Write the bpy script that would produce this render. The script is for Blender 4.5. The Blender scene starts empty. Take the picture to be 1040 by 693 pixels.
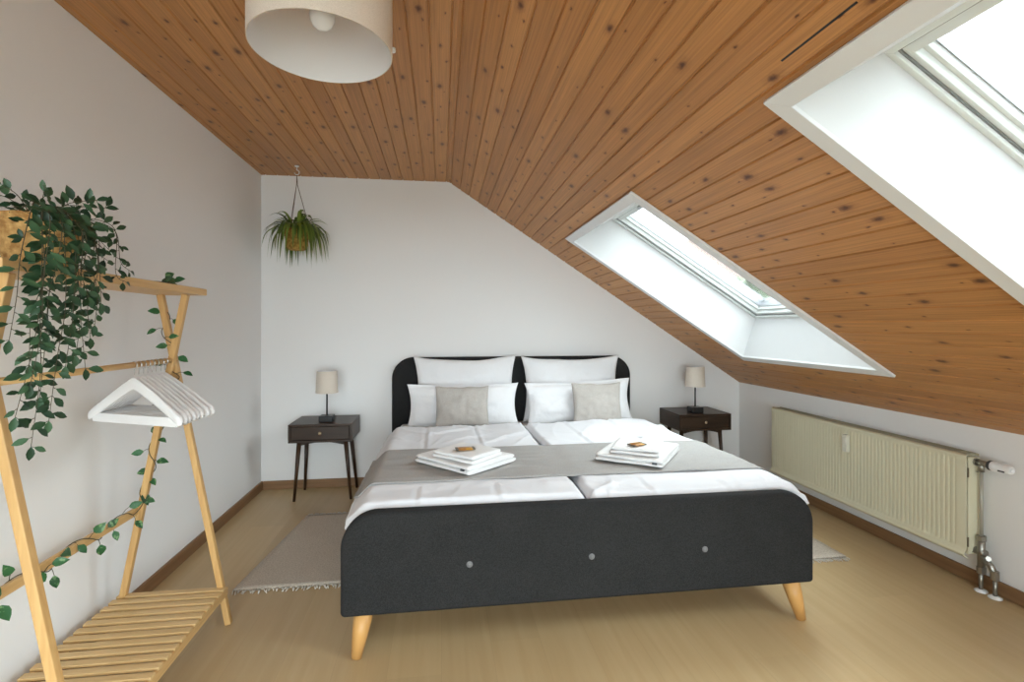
import bpy, bmesh, math, random
from mathutils import Vector, Matrix, Euler, noise
from math import sin, cos, pi, radians as R

sc = bpy.context.scene
COL = sc.collection
random.seed(11)

# ------------------------------------------------------------------ helpers
class MB:
    """collects geometry for ONE mesh object"""
    def __init__(s): s.v = []; s.f = []; s.mi = []; s.uv = {}; s.col = {}; s.sm = []
    def add(s, vs, fs, mi=0, smooth=False):
        o = len(s.v); s.v += [tuple(x) for x in vs]
        for f in fs: s.f.append(tuple(i + o for i in f)); s.mi.append(mi); s.sm.append(smooth)
        return o
    def box(s, c, d, rot=None, mi=0):
        M = rot if rot is not None else Matrix.Identity(3)
        vs = []
        for z in (-1, 1):
            for y in (-1, 1):
                for x in (-1, 1):
                    vs.append(Vector(c) + M @ Vector((x * d[0] / 2, y * d[1] / 2, z * d[2] / 2)))
        s.add(vs, [(0, 2, 3, 1), (4, 5, 7, 6), (0, 1, 5, 4), (2, 6, 7, 3), (0, 4, 6, 2), (1, 3, 7, 5)], mi)
    def bar(s, a, b, w, h, up=(0, 0, 1), w2=None, h2=None):
        """square-section bar from a to b"""
        a, b = Vector(a), Vector(b); d = (b - a).normalized(); up = Vector(up)
        x = d.cross(up).normalized(); y = x.cross(d).normalized()
        w2 = w if w2 is None else w2; h2 = h if h2 is None else h2
        vs = []
        for p, ww, hh in ((a, w, h), (b, w2, h2)):
            for i, j in ((-1, -1), (1, -1), (1, 1), (-1, 1)): vs.append(p + x * i * ww / 2 + y * j * hh / 2)
        s.add(vs, [(3, 2, 1, 0), (4, 5, 6, 7), (0, 1, 5, 4), (1, 2, 6, 5), (2, 3, 7, 6), (3, 0, 4, 7)])
    def tube(s, pts, r, n=8, cap=True, smooth=True):
        pts = [Vector(p) for p in pts]; rs = r if isinstance(r, (list, tuple)) else [r] * len(pts)
        up = Vector((0, 0, 1)); vs = []; fs = []; prev = None
        for i, p in enumerate(pts):
            d = (pts[min(i + 1, len(pts) - 1)] - pts[max(i - 1, 0)]).normalized()
            if prev is None:
                x = d.orthogonal().normalized()
            else:
                x = (prev - d * prev.dot(d))
                x = x.normalized() if x.length > 1e-6 else d.orthogonal().normalized()
            prev = x; y = d.cross(x)
            for k in range(n):
                a = 2 * pi * k / n; vs.append(p + (x * cos(a) + y * sin(a)) * rs[i])
        for i in range(len(pts) - 1):
            for k in range(n):
                k2 = (k + 1) % n; fs.append((i * n + k, i * n + k2, (i + 1) * n + k2, (i + 1) * n + k))
        o = s.add(vs, fs, 0, smooth)
        if cap:
            s.f.append(tuple(o + k for k in reversed(range(n)))); s.mi.append(0); s.sm.append(False)
            q = o + (len(pts) - 1) * n
            s.f.append(tuple(q + k for k in range(n))); s.mi.append(0); s.sm.append(False)
    def lathe(s, prof, c=(0, 0, 0), n=32, axis=None, mi=0, smooth=True):
        """prof: (radius, height) list turned about z (or about axis through c)"""
        c = Vector(c)
        M = Matrix.Identity(3) if axis is None else Vector((0, 0, 1)).rotation_difference(Vector(axis)).to_matrix()
        vs = []; fs = []
        for r, z in prof:
            for k in range(n):
                a = 2 * pi * k / n; vs.append(c + M @ Vector((r * cos(a), r * sin(a), z)))
        for i in range(len(prof) - 1):
            for k in range(n):
                k2 = (k + 1) % n; fs.append((i * n + k, i * n + k2, (i + 1) * n + k2, (i + 1) * n + k))
        s.add(vs, fs, mi, smooth)
    def prism(s, poly, f0, f1, mi=0):
        """poly: list of 2d points; f0/f1 map a 2d point to 3d on either end"""
        n = len(poly); vs = [f0(p) for p in poly] + [f1(p) for p in poly]
        s.add(vs, [tuple(range(n))[::-1], tuple(range(n, 2 * n))] +
              [(i, (i + 1) % n, n + (i + 1) % n, n + i) for i in range(n)], mi)
    def grid(s, fn, nu, nv, mi=0, smooth=True, closed_u=False):
        vs = [fn(i / nu, j / nv) for j in range(nv + 1) for i in range(nu + (0 if closed_u else 1))]
        w = nu if closed_u else nu + 1
        fs = []
        for j in range(nv):
            for i in range(nu):
                i2 = (i + 1) % w if closed_u else i + 1
                fs.append((j * w + i, j * w + i2, (j + 1) * w + i2, (j + 1) * w + i))
        return s.add(vs, fs, mi, smooth)
    def build(s, name, mats, parent=None, bevel=0, seg=2, subsurf=0, solid=0, solid_off=-1, shade=None):
        me = bpy.data.meshes.new(name); me.from_pydata(s.v, [], s.f); me.validate(clean_customdata=False)
        if not isinstance(mats, (list, tuple)): mats = [mats]
        for m in mats: me.materials.append(m)
        if len(me.polygons) == len(s.f):
            me.polygons.foreach_set('material_index', s.mi)
            me.polygons.foreach_set('use_smooth', [bool(x) if shade is None else shade for x in s.sm])
        bm = bmesh.new(); bm.from_mesh(me)
        if not getattr(s, 'keep_normals', False): bmesh.ops.recalc_face_normals(bm, faces=bm.faces[:])
        bm.to_mesh(me); bm.free()
        if s.col:
            at = me.color_attributes.new('tint', 'FLOAT_COLOR', 'POINT')
            for i, c in s.col.items(): at.data[i].color = (c, c, c, 1)
        if s.uv:
            ul = me.uv_layers.new(name='board')
            for l in me.loops: ul.data[l.index].uv = s.uv.get(l.vertex_index, (0, 0))
        o = bpy.data.objects.new(name, me); COL.objects.link(o)
        if parent: o.parent = parent
        if solid:
            m = o.modifiers.new('solid', 'SOLIDIFY'); m.thickness = solid; m.offset = solid_off
        if bevel:
            m = o.modifiers.new('bevel', 'BEVEL'); m.width = bevel; m.segments = seg; m.limit_method = 'ANGLE'; m.angle_limit = R(35)
            m.harden_normals = False
            for p in me.polygons: p.use_smooth = True
            w = o.modifiers.new('wn', 'WEIGHTED_NORMAL')
            w.keep_sharp = False
        if subsurf:
            m = o.modifiers.new('sub', 'SUBSURF'); m.levels = subsurf; m.render_levels = subsurf
        return o

def tag(o, label, cat, group=None, kind=None):
    o['label'] = label; o['category'] = cat
    if group: o['group'] = group
    if kind: o['kind'] = kind
    return o
def empty(name, loc, rz=0):
    o = bpy.data.objects.new(name, None); COL.objects.link(o); o.location = loc; o.rotation_euler = (0, 0, rz)
    o.empty_display_size = .05
    return o
def thing(name, loc, label, cat, group=None, rz=0): return tag(empty(name, loc, rz), label, cat, group)
def struct(o): o['kind'] = 'structure'; return o
def dup(root, loc, rz=0, label=None, group=None):
    r = root.copy(); COL.objects.link(r); r.location = loc; r.rotation_euler = (0, 0, rz)
    if label: r['label'] = label
    if group: r['group'] = group
    for ch in list(root.children):
        c = ch.copy(); COL.objects.link(c); c.parent = r
        for g in list(ch.children):
            d = g.copy(); COL.objects.link(d); d.parent = c
    return r
def sstep(a, b, x):
    t = max(0, min(1, (x - a) / (b - a))); return t * t * (3 - 2 * t)

# ------------------------------------------------------------------ materials
def mat(name, col, rough=.6, metal=0, spec=.4, bump=0, bscale=60, bdist=.002, tint=None, tscale=4, trans=0, coat=0, sheen=0):
    m = bpy.data.materials.new(name); m.use_nodes = True; nt = m.node_tree; b = nt.nodes['Principled BSDF']
    b.inputs['Base Color'].default_value = (*col, 1); b.inputs['Roughness'].default_value = rough
    b.inputs['Metallic'].default_value = metal; b.inputs['Specular IOR Level'].default_value = spec
    if coat: b.inputs['Coat Weight'].default_value = coat; b.inputs['Coat Roughness'].default_value = .2
    if sheen: b.inputs['Sheen Weight'].default_value = sheen; b.inputs['Sheen Roughness'].default_value = .5
    tc = nt.nodes.new('ShaderNodeTexCoord')
    if tint:
        n = nt.nodes.new('ShaderNodeTexNoise'); n.inputs['Scale'].default_value = tscale; n.inputs['Detail'].default_value = 4
        nt.links.new(tc.outputs['Object'], n.inputs['Vector'])
        r = nt.nodes.new('ShaderNodeValToRGB'); r.color_ramp.elements[0].position = .35; r.color_ramp.elements[1].position = .65
        r.color_ramp.elements[0].color = (*col, 1); r.color_ramp.elements[1].color = (*tint, 1)
        nt.links.new(n.outputs['Fac'], r.inputs['Fac']); nt.links.new(r.outputs['Color'], b.inputs['Base Color'])
    if bump:
        n = nt.nodes.new('ShaderNodeTexNoise'); n.inputs['Scale'].default_value = bscale; n.inputs['Detail'].default_value = 3
        nt.links.new(tc.outputs['Object'], n.inputs['Vector'])
        bp = nt.nodes.new('ShaderNodeBump'); bp.inputs['Strength'].default_value = bump; bp.inputs['Distance'].default_value = bdist
        nt.links.new(n.outputs['Fac'], bp.inputs['Height']); nt.links.new(bp.outputs['Normal'], b.inputs['Normal'])
    return m

def math_node(nt, op, a, b=None, clamp=False):
    n = nt.nodes.new('ShaderNodeMath'); n.operation = op; n.use_clamp = clamp
    for i, x in enumerate((a, b)):
        if x is None: continue
        if isinstance(x, (int, float)): n.inputs[i].default_value = x
        else: nt.links.new(x, n.inputs[i])
    return n.outputs[0]
def mixc(nt, fac, a, b, blend='MIX'):
    n = nt.nodes.new('ShaderNodeMix'); n.data_type = 'RGBA'; n.blend_type = blend
    for i, x in ((0, fac), (6, a), (7, b)):
        if isinstance(x, (int, float)): n.inputs[i].default_value = x
        elif isinstance(x, tuple): n.inputs[i].default_value = (*x, 1)
        else: nt.links.new(x, n.inputs[i])
    return n.outputs[2]

def pine_mat():
    """tongue and groove pine: UV.x counts boards, UV.y runs along them in metres"""
    m = bpy.data.materials.new('knotty pine boards'); m.use_nodes = True; nt = m.node_tree; L = nt.links; b = nt.nodes['Principled BSDF']
    uv = nt.nodes.new('ShaderNodeUVMap'); uv.uv_map = 'board'
    sp = nt.nodes.new('ShaderNodeSeparateXYZ'); L.new(uv.outputs[0], sp.inputs[0])
    bi = math_node(nt, 'FLOOR', sp.outputs[0]); fr = math_node(nt, 'FRACT', sp.outputs[0])
    wn = nt.nodes.new('ShaderNodeTexWhiteNoise'); wn.noise_dimensions = '1D'; L.new(bi, wn.inputs['W'])
    xm = math_node(nt, 'MULTIPLY', fr, .086)
    def vec(sx, sy, off=0):
        c = nt.nodes.new('ShaderNodeCombineXYZ')
        L.new(math_node(nt, 'MULTIPLY', xm, sx), c.inputs[0])
        L.new(math_node(nt, 'ADD', math_node(nt, 'MULTIPLY', sp.outputs[1], sy), math_node(nt, 'MULTIPLY', wn.outputs['Value'], 37.7)), c.inputs[1])
        L.new(math_node(nt, 'ADD', math_node(nt, 'MULTIPLY', bi, 5.37), off), c.inputs[2])
        return c.outputs[0]
    # knots
    vo = nt.nodes.new('ShaderNodeTexVoronoi'); vo.voronoi_dimensions = '2D'; vo.inputs['Scale'].default_value = 1.0
    vo.inputs['Randomness'].default_value = 1
    wob = nt.nodes.new('ShaderNodeTexNoise'); wob.inputs['Scale'].default_value = 1; wob.inputs['Detail'].default_value = 3
    L.new(vec(70, 45), wob.inputs['Vector'])
    va = nt.nodes.new('ShaderNodeVectorMath'); va.operation = 'MULTIPLY_ADD'; va.inputs[1].default_value = (.16, .16, 0)
    L.new(wob.outputs['Color'], va.inputs[0]); L.new(vec(13, 6.4), va.inputs[2]); L.new(va.outputs[0], vo.inputs['Vector'])
    pick = nt.nodes.new('ShaderNodeSeparateColor'); L.new(vo.outputs['Color'], pick.inputs[0])
    rad = math_node(nt, 'MULTIPLY', math_node(nt, 'GREATER_THAN', pick.outputs[0], .34), math_node(nt, 'ADD', math_node(nt, 'MULTIPLY', math_node(nt, 'POWER', pick.outputs[1], 2.0), .14), .034))
    kd = math_node(nt, 'DIVIDE', vo.outputs['Distance'], math_node(nt, 'ADD', rad, .0001))
    knot = nt.nodes.new('ShaderNodeMapRange'); knot.inputs[1].default_value = .35; knot.inputs[2].default_value = 1.3
    knot.inputs[3].default_value = 1; knot.inputs[4].default_value = 0; L.new(kd, knot.inputs[0])
    halo = nt.nodes.new('ShaderNodeMapRange'); halo.inputs[1].default_value = .8; halo.inputs[2].default_value = 2.6
    halo.inputs[3].default_value = .45; halo.inputs[4].default_value = 0; L.new(kd, halo.inputs[0])
    # grain, running along the board
    g1 = nt.nodes.new('ShaderNodeTexNoise'); g1.inputs['Scale'].default_value = 1; g1.inputs['Detail'].default_value = 5
    g1.inputs['Distortion'].default_value = .6; L.new(vec(170, 2.2), g1.inputs['Vector'])
    g2 = nt.nodes.new('ShaderNodeTexNoise'); g2.inputs['Scale'].default_value = 1; g2.inputs['Detail'].default_value = 3
    L.new(vec(22, 1.6, 3.1), g2.inputs['Vector'])
    tone = nt.nodes.new('ShaderNodeValToRGB'); e = tone.color_ramp.elements
    e[0].position = 0; e[0].color = (.385, .168, .050, 1); e[1].position = 1; e[1].color = (.545, .262, .088, 1)
    L.new(math_node(nt, 'ADD', math_node(nt, 'MULTIPLY', wn.outputs['Value'], .55), math_node(nt, 'MULTIPLY', g2.outputs['Fac'], .45)), tone.inputs['Fac'])
    gr = nt.nodes.new('ShaderNodeMapRange'); gr.inputs[1].default_value = .3; gr.inputs[2].default_value = .7
    gr.inputs[3].default_value = .74; gr.inputs[4].default_value = 1.12; L.new(g1.outputs['Fac'], gr.inputs[0])
    cb = nt.nodes.new('ShaderNodeCombineColor')
    for i in range(3): L.new(gr.outputs[0], cb.inputs[i])
    c = mixc(nt, 1.0, tone.outputs['Color'], cb.outputs[0], 'MULTIPLY')
    c = mixc(nt, halo.outputs[0], c, (.24, .095, .028)); c = mixc(nt, knot.outputs[0], c, (.10, .034, .012))
    L.new(c, b.inputs['Base Color']); b.inputs['Roughness'].default_value = .42; b.inputs['Specular IOR Level'].default_value = .35
    bp = nt.nodes.new('ShaderNodeBump'); bp.inputs['Strength'].default_value = .25; bp.inputs['Distance'].default_value = .001
    L.new(g1.outputs['Fac'], bp.inputs['Height']); L.new(bp.outputs['Normal'], b.inputs['Normal'])
    return m

def stripe_wood(name, dark, light, axis='Y', along=2.0, across=60, rough=.45, planks=0, spec=.4):
    m = bpy.data.materials.new(name); m.use_nodes = True; nt = m.node_tree; L = nt.links; b = nt.nodes['Principled BSDF']
    tc = nt.nodes.new('ShaderNodeTexCoord'); mp = nt.nodes.new('ShaderNodeMapping')
    s = {'X': (along, across, across), 'Y': (across, along, across), 'Z': (across, across, along)}[axis]
    mp.inputs['Scale'].default_value = s; L.new(tc.outputs['Object'], mp.inputs[0])
    n = nt.nodes.new('ShaderNodeTexNoise'); n.inputs['Scale'].default_value = 1; n.inputs['Detail'].default_value = 4
    n.inputs['Distortion'].default_value = .4; L.new(mp.outputs[0], n.inputs['Vector'])
    r = nt.nodes.new('ShaderNodeValToRGB'); r.color_ramp.elements[0].position = .3; r.color_ramp.elements[1].position = .7
    r.color_ramp.elements[0].color = (*dark, 1); r.color_ramp.elements[1].color = (*light, 1)
    L.new(n.outputs['Fac'], r.inputs['Fac']); c = r.outputs['Color']
    if planks:
        sp = nt.nodes.new('ShaderNodeSeparateXYZ'); L.new(tc.outputs['Object'], sp.inputs[0])
        pi_ = math_node(nt, 'FLOOR', math_node(nt, 'DIVIDE', sp.outputs[0], planks))
        rowoff = math_node(nt, 'MULTIPLY', pi_, .437)
        yi = math_node(nt, 'FLOOR', math_node(nt, 'ADD', math_node(nt, 'DIVIDE', sp.outputs[1], 1.28), rowoff))
        cmb = nt.nodes.new('ShaderNodeCombineXYZ'); L.new(pi_, cmb.inputs[0]); L.new(yi, cmb.inputs[1])
        wn = nt.nodes.new('ShaderNodeTexWhiteNoise'); L.new(cmb.outputs[0], wn.inputs['Vector'])
        k = math_node(nt, 'ADD', math_node(nt, 'MULTIPLY', wn.outputs['Value'], .09), .95)
        fx = math_node(nt, 'FRACT', math_node(nt, 'DIVIDE', sp.outputs[0], planks))
        seam = math_node(nt, 'LESS_THAN', fx, .008)
        k = math_node(nt, 'SUBTRACT', k, math_node(nt, 'MULTIPLY', seam, .12))
        cb = nt.nodes.new('ShaderNodeCombineColor')
        for i in range(3): L.new(k, cb.inputs[i])
        c = mixc(nt, 1.0, c, cb.outputs[0], 'MULTIPLY')
    L.new(c, b.inputs['Base Color']); b.inputs['Roughness'].default_value = rough; b.inputs['Specular IOR Level'].default_value = spec
    return m

def weave_mat(name, c1, c2, scale=420, rough=.9, bump=.35, sheen=0):
    m = bpy.data.materials.new(name); m.use_nodes = True; nt = m.node_tree; L = nt.links; b = nt.nodes['Principled BSDF']
    tc = nt.nodes.new('ShaderNodeTexCoord')
    n = nt.nodes.new('ShaderNodeTexNoise'); n.inputs['Scale'].default_value = scale; n.inputs['Detail'].default_value = 2
    L.new(tc.outputs['Object'], n.inputs['Vector'])
    n2 = nt.nodes.new('ShaderNodeTexNoise'); n2.inputs['Scale'].default_value = 9; n2.inputs['Detail'].default_value = 3
    L.new(tc.outputs['Object'], n2.inputs['Vector'])
    mx = math_node(nt, 'ADD', math_node(nt, 'MULTIPLY', n.outputs['Fac'], .86), math_node(nt, 'MULTIPLY', n2.outputs['Fac'], .14))
    r = nt.nodes.new('ShaderNodeValToRGB'); r.color_ramp.elements[0].position = .36; r.color_ramp.elements[1].position = .64
    r.color_ramp.elements[0].color = (*c1, 1); r.color_ramp.elements[1].color = (*c2, 1)
    L.new(mx, r.inputs['Fac']); L.new(r.outputs['Color'], b.inputs['Base Color'])
    b.inputs['Roughness'].default_value = rough; b.inputs['Specular IOR Level'].default_value = .2
    if sheen: b.inputs['Sheen Weight'].default_value = sheen
    bp = nt.nodes.new('ShaderNodeBump'); bp.inputs['Strength'].default_value = bump; bp.inputs['Distance'].default_value = .0015
    L.new(n.outputs['Fac'], bp.inputs['Height']); L.new(bp.outputs['Normal'], b.inputs['Normal'])
    return m

def leaf_mat(name, dark, light, varieg=None):
    m = bpy.data.materials.new(name); m.use_nodes = True; nt = m.node_tree; L = nt.links; b = nt.nodes['Principled BSDF']
    at = nt.nodes.new('ShaderNodeVertexColor'); at.layer_name = 'tint'
    c = mixc(nt, at.outputs['Color'], dark, light)
    if varieg:
        tc = nt.nodes.new('ShaderNodeTexCoord'); n = nt.nodes.new('ShaderNodeTexNoise'); n.inputs['Scale'].default_value = 70
        n.inputs['Detail'].default_value = 2; L.new(tc.outputs['Object'], n.inputs['Vector'])
        f = nt.nodes.new('ShaderNodeMapRange'); f.inputs[1].default_value = .56; f.inputs[2].default_value = .66; L.new(n.outputs['Fac'], f.inputs[0])
        c = mixc(nt, f.outputs[0], c, varieg)
    L.new(c, b.inputs['Base Color']); b.inputs['Roughness'].default_value = .42; b.inputs['Specular IOR Level'].default_value = .35
    return m

def glass_mat():
    m = bpy.data.materials.new('window glass'); m.use_nodes = True; nt = m.node_tree; L = nt.links
    for n in list(nt.nodes):
        if n.type != 'OUTPUT_MATERIAL': nt.nodes.remove(n)
    out = nt.nodes['Material Output']
    t = nt.nodes.new('ShaderNodeBsdfTransparent'); t.inputs[0].default_value = (.93, .96, .95, 1)
    g = nt.nodes.new('ShaderNodeBsdfGlossy'); g.inputs['Roughness'].default_value = .02
    fr = nt.nodes.new('ShaderNodeFresnel'); fr.inputs[0].default_value = 1.45
    mx = nt.nodes.new('ShaderNodeMixShader'); L.new(math_node(nt, 'MULTIPLY', fr.outputs[0], .8), mx.inputs[0])
    L.new(t.outputs[0], mx.inputs[1]); L.new(g.outputs[0], mx.inputs[2]); L.new(mx.outputs[0], out.inputs[0])
    return m

M = {}
M['wall'] = mat('white wall paint', (.83, .825, .82), .85, spec=.15, bump=.12, bscale=160, bdist=.0015)
M['pine'] = pine_mat()
M['floor'] = stripe_wood('beech laminate', (.465, .332, .172), (.51, .374, .204), 'Y', 1.4, 26, .38, planks=.195)
M['skirt'] = stripe_wood('brown skirting', (.20, .105, .048), (.27, .15, .07), 'Y', 1.5, 40, .5)
M['skirtx'] = stripe_wood('brown skirting crosswise', (.20, .105, .048), (.27, .15, .07), 'X', 1.5, 40, .5)
M['trim'] = mat('grey white trim', (.72, .73, .74), .5)
M['reveal'] = mat('white reveal panel', (.64, .645, .65), .6)
M['frame'] = mat('white window frame lacquer', (.70, .73, .72), .35)
M['alu'] = mat('grey aluminium', (.45, .46, .48), .35, metal=.7)
M['rubber'] = mat('dark seal', (.05, .05, .055), .6)
M['seal'] = mat('grey seal', (.22, .23, .23), .6)
M['glass'] = glass_mat()
M['darkfab'] = weave_mat('charcoal upholstery', (.012, .012, .012), (.029, .029, .0295), 380)
M['button'] = weave_mat('grey button cloth', (.12, .12, .12), (.22, .22, .22), 600)
M['beech'] = stripe_wood('oiled beech leg', (.52, .27, .085), (.60, .33, .11), 'Z', 3, 50, .4)
M['bamboo'] = stripe_wood('bamboo', (.55, .33, .13), (.66, .43, .19), 'Y', 3, 70, .42)
M['bamboox'] = stripe_wood('bamboo slat', (.55, .36, .155), (.66, .455, .22), 'X', 3, 70, .42)
M['bambooz'] = stripe_wood('bamboo post', (.52, .30, .11), (.62, .39, .16), 'Z', 3, 70, .42)
M['walnut'] = stripe_wood('dark walnut', (.022, .011, .0055), (.044, .022, .011), 'X', 3, 45, .4)
M['walnutz'] = stripe_wood('dark walnut leg', (.030, .0135, .006), (.055, .026, .011), 'Z', 3, 45, .4)
M['brass'] = mat('brushed brass', (.55, .45, .30), .3, metal=1)
M['black'] = mat('black lacquered metal', (.012, .012, .013), .35)
M['sheet'] = mat('white cotton bedding', (.755, .765, .80), .9, spec=.1, bump=.25, bscale=45, bdist=.004)
M['pillow'] = mat('white pillow cotton', (.77, .77, .785), .9, spec=.1, bump=.4, bscale=22, bdist=.012)
M['mattress'] = mat('mattress ticking', (.70, .70, .70), .9)
M['linen'] = weave_mat('grey beige linen', (.37, .34, .31), (.50, .47, .44), 330, bump=.3)
M['runner'] = weave_mat('grey linen runner', (.33, .32, .31), (.43, .42, .41), 300, bump=.3)
M['towel'] = mat('white terry', (.82, .82, .82), .95, spec=.05, bump=.6, bscale=420, bdist=.003)
M['label'] = mat('towel care tag print', (.06, .06, .07), .7)
M['snack'] = mat('orange brown wrapper', (.30, .10, .03), .3, tint=(.55, .30, .04), tscale=45)
M['snackend'] = mat('dark wrapper end', (.06, .05, .03), .35)
M['lampfab'] = weave_mat('cream lampshade', (.60, .53, .45), (.70, .63, .55), 500, bump=.15)
M['lampin'] = mat('white shade lining', (.78, .78, .79), .7)
M['bulb'] = mat('frosted bulb', (.85, .86, .88), .25)
M['plastic'] = mat('white plastic', (.78, .78, .78), .35)
M['hanger'] = mat('white lacquered hanger', (.80, .80, .81), .4)
M['chrome'] = mat('worn chrome', (.36, .345, .31), .38, metal=1)
M['steel'] = mat('hook steel', (.62, .62, .62), .3, metal=1)
M['pipe'] = mat('painted pipe', (.42, .40, .34), .4, metal=.3)
M['brassold'] = mat('old brass fitting', (.22, .19, .13), .4, metal=.9)
M['cream'] = mat('cream radiator enamel', (.70, .665, .49), .4)
M['basket'] = weave_mat('woven seagrass', (.33, .17, .055), (.60, .37, .14), 55, bump=.8)
M['gpot'] = weave_mat('golden planter', (.20, .11, .022), (.42, .26, .065), 60, bump=.6)
M['ficus'] = leaf_mat('dark ficus leaf', (.010, .036, .014), (.05, .12, .055))
M['pothos'] = leaf_mat('variegated pothos leaf', (.012, .06, .02), (.035, .13, .045), (.16, .28, .12))
M['spider'] = leaf_mat('spider plant leaf', (.040, .080, .010), (.22, .29, .05))
M['stem'] = mat('brown green stem', (.06, .055, .03), .7)
M['cord'] = mat('brown cord', (.12, .075, .045), .8)
M['rug'] = weave_mat('beige grey woven rug', (.43, .375, .31), (.58, .52, .445), 130, bump=.6)
M['fringe'] = weave_mat('rug fringe', (.50, .46, .40), (.62, .58, .52), 200)
M['cream2'] = mat('yellowed plastic', (.70, .68, .58), .4)
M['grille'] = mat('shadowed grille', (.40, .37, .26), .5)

# ------------------------------------------------------------------ room
XL, XR, YB, YF = -1.3675, 2.5753, 4.113, -1.6
ZC, ZK, XB = 2.414, .7648, .061
SL = math.hypot(XR - XB, ZC - ZK); EX, EZ = (XR - XB) / SL, (ZK - ZC) / SL
NX, NZ = -EZ, EX
def SP(s, y, off=0): return Vector((XB + s * EX + off * NX, y, ZC + s * EZ + off * NZ))

b = MB(); b.box(((XL + XR) / 2, (YB + YF) / 2, -.05), (XR - XL + .2, YB - YF + .2, .1)); struct(b.build('floor', M['floor']))
b = MB(); b.box((XL - .05, (YB + YF) / 2, 1.25), (.1, YB - YF + .2, 2.5)); struct(b.build('wall_left', M['wall']))
b = MB(); b.box((XR + .05, (YB + YF) / 2, ZK / 2), (.1, YB - YF + .2, ZK)); struct(b.build('wall_right', M['wall']))
prof = [(XL - .1, 0), (XR + .1, 0), (XR + .1, ZK - .06), (XB + .03, ZC + .06), (XL - .1, ZC + .06)]
b = MB(); b.prism(prof, lambda p: (p[0], YB, p[1]), lambda p: (p[0], YB + .1, p[1])); struct(b.build('wall_back', M['wall']))
# rear wall behind the camera, with wide openings added to let in fill daylight
wx0, wx1, wz0, wz1 = -1.30, 1.30, .06, 1.62
ux1, uz0, uz1 = .02, 1.70, 2.34          # upper opening added for more daylight, under the flat part of the ceiling
def roofz(x): return ZC + .06 + min(0, (x - XB - .03) / (XR - XB) * (ZK - ZC))
b = MB()
def yp(pl): b.prism(pl, lambda p: (p[0], YF - .1, p[1]), lambda p: (p[0], YF, p[1]))
yp([(XL - .1, 0), (wx0, 0), (wx0, ZC + .06), (XL - .1, ZC + .06)]); yp([(wx0, 0), (wx1, 0), (wx1, wz0), (wx0, wz0)])
yp([(wx0, wz1), (wx1, wz1), (wx1, uz0), (wx0, uz0)]); yp([(wx0, uz1), (ux1, uz1), (ux1, ZC + .06), (wx0, ZC + .06)])
yp([(ux1, uz0), (wx1, uz0), (wx1, roofz(wx1)), (ux1, roofz(ux1))]) if roofz(wx1) > uz0 else yp([(ux1, uz0), (1.17, uz0), (ux1, roofz(ux1))])
yp([(wx1, 0), (XR + .1, 0), (XR + .1, ZK - .06), (wx1, roofz(wx1))])
struct(b.build('wall_rear', M['wall']))

# ceiling: boards as real grooved strips (flat part, then the slope) with the skylight openings left out
PITCH = .086
HOLES = [(1.0, 2.525, 2.249, 3.440, .062), (1.013, 2.538, .058, 1.257, .004), (1.013, 2.538, -1.422, -.223, 0)]
b = MB(); b.keep_normals = True
def section(length, s_first, P, holes, bid0, nrm):
    cuts = set([0, length]); k = 0
    groove = []
    s = s_first
    while s < length:
        groove.append(s); s += PITCH
    pts = [(0, 0.)]
    for g in groove:
        if g - .005 > 0 and g + .005 < length: pts += [(g - .005, 0.), (g - .0012, .006), (g + .0012, .006), (g + .005, 0.)]
    pts.append((length, 0.))
    for h in holes:
        for e in h[:2]: pts.append((e, None))
    pts.sort(key=lambda p: p[0])
    fin = []
    for s, d in pts:
        if d is None: d = 0. if not fin else fin[-1][1]
        fin.append((s, d))
    for (s0, d0), (s1, d1) in zip(fin, fin[1:]):
        if s1 - s0 < 1e-6: continue
        sm = (s0 + s1) / 2
        ys = [YF]
        for h in sorted(holes, key=lambda h: h[2]):
            if h[0] - 1e-6 <= sm <= h[1] + 1e-6: sh = h[4] * (.5 - (sm - .975) / 1.585); ys += [h[2] + sh, h[3] + sh]
        ys.append(YB)
        for y0, y1 in zip(ys[::2], ys[1::2]):
            o = b.add([P(s0, y0, d0), P(s1, y0, d1), P(s1, y1, d1), P(s0, y1, d0)], [(0, 1, 2, 3)])
            for i, (s_, y_) in enumerate(((s0, y0), (s1, y0), (s1, y1), (s0, y1))):
                # board number is taken just inside this strip so that it never straddles two boards
                u = (s_ - s_first) / PITCH + bid0; um = (sm - s_first) / PITCH + bid0
                u = min(max(u, math.floor(um) + .001), math.floor(um) + .999)
                b.uv[o + i] = (u, y_)
flat_len = XB - XL
section(flat_len, .031, lambda s, y, d: (XL + s, y, ZC + d), [], 10, -1)
section(SL, .020, lambda s, y, d: SP(s, y, d), HOLES, 60, -1)
struct(b.build('ceiling', M['pine']))
# an open joint between two boards above the near skylight
b = MB(); b.prism([(.921, .92), (.926, .92), (.926, 1.15), (.921, 1.15)], lambda p: SP(p[0], p[1], -.0012), lambda p: SP(p[0], p[1], .004))
struct(b.build('trim_7', M['black']))
# roof build-up above the boards so no daylight leaks round the reveals
# baseboards
BH = .066
def base(n, a, c, m):
    q = MB(); q.box(a, c); struct(q.build(n, m, bevel=.004))
base('baseboard_left', (XL + .0075, (YB + YF) / 2, BH / 2), (.015, YB - YF, BH), M['skirt'])
base('baseboard_back', ((XL + XR) / 2, YB - .0075, BH / 2), (XR - XL - .03, .015, BH), M['skirtx'])
base('baseboard_right', (XR - .0075, (YB + YF) / 2, BH / 2), (.015, YB - YF, BH), M['skirt'])

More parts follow.
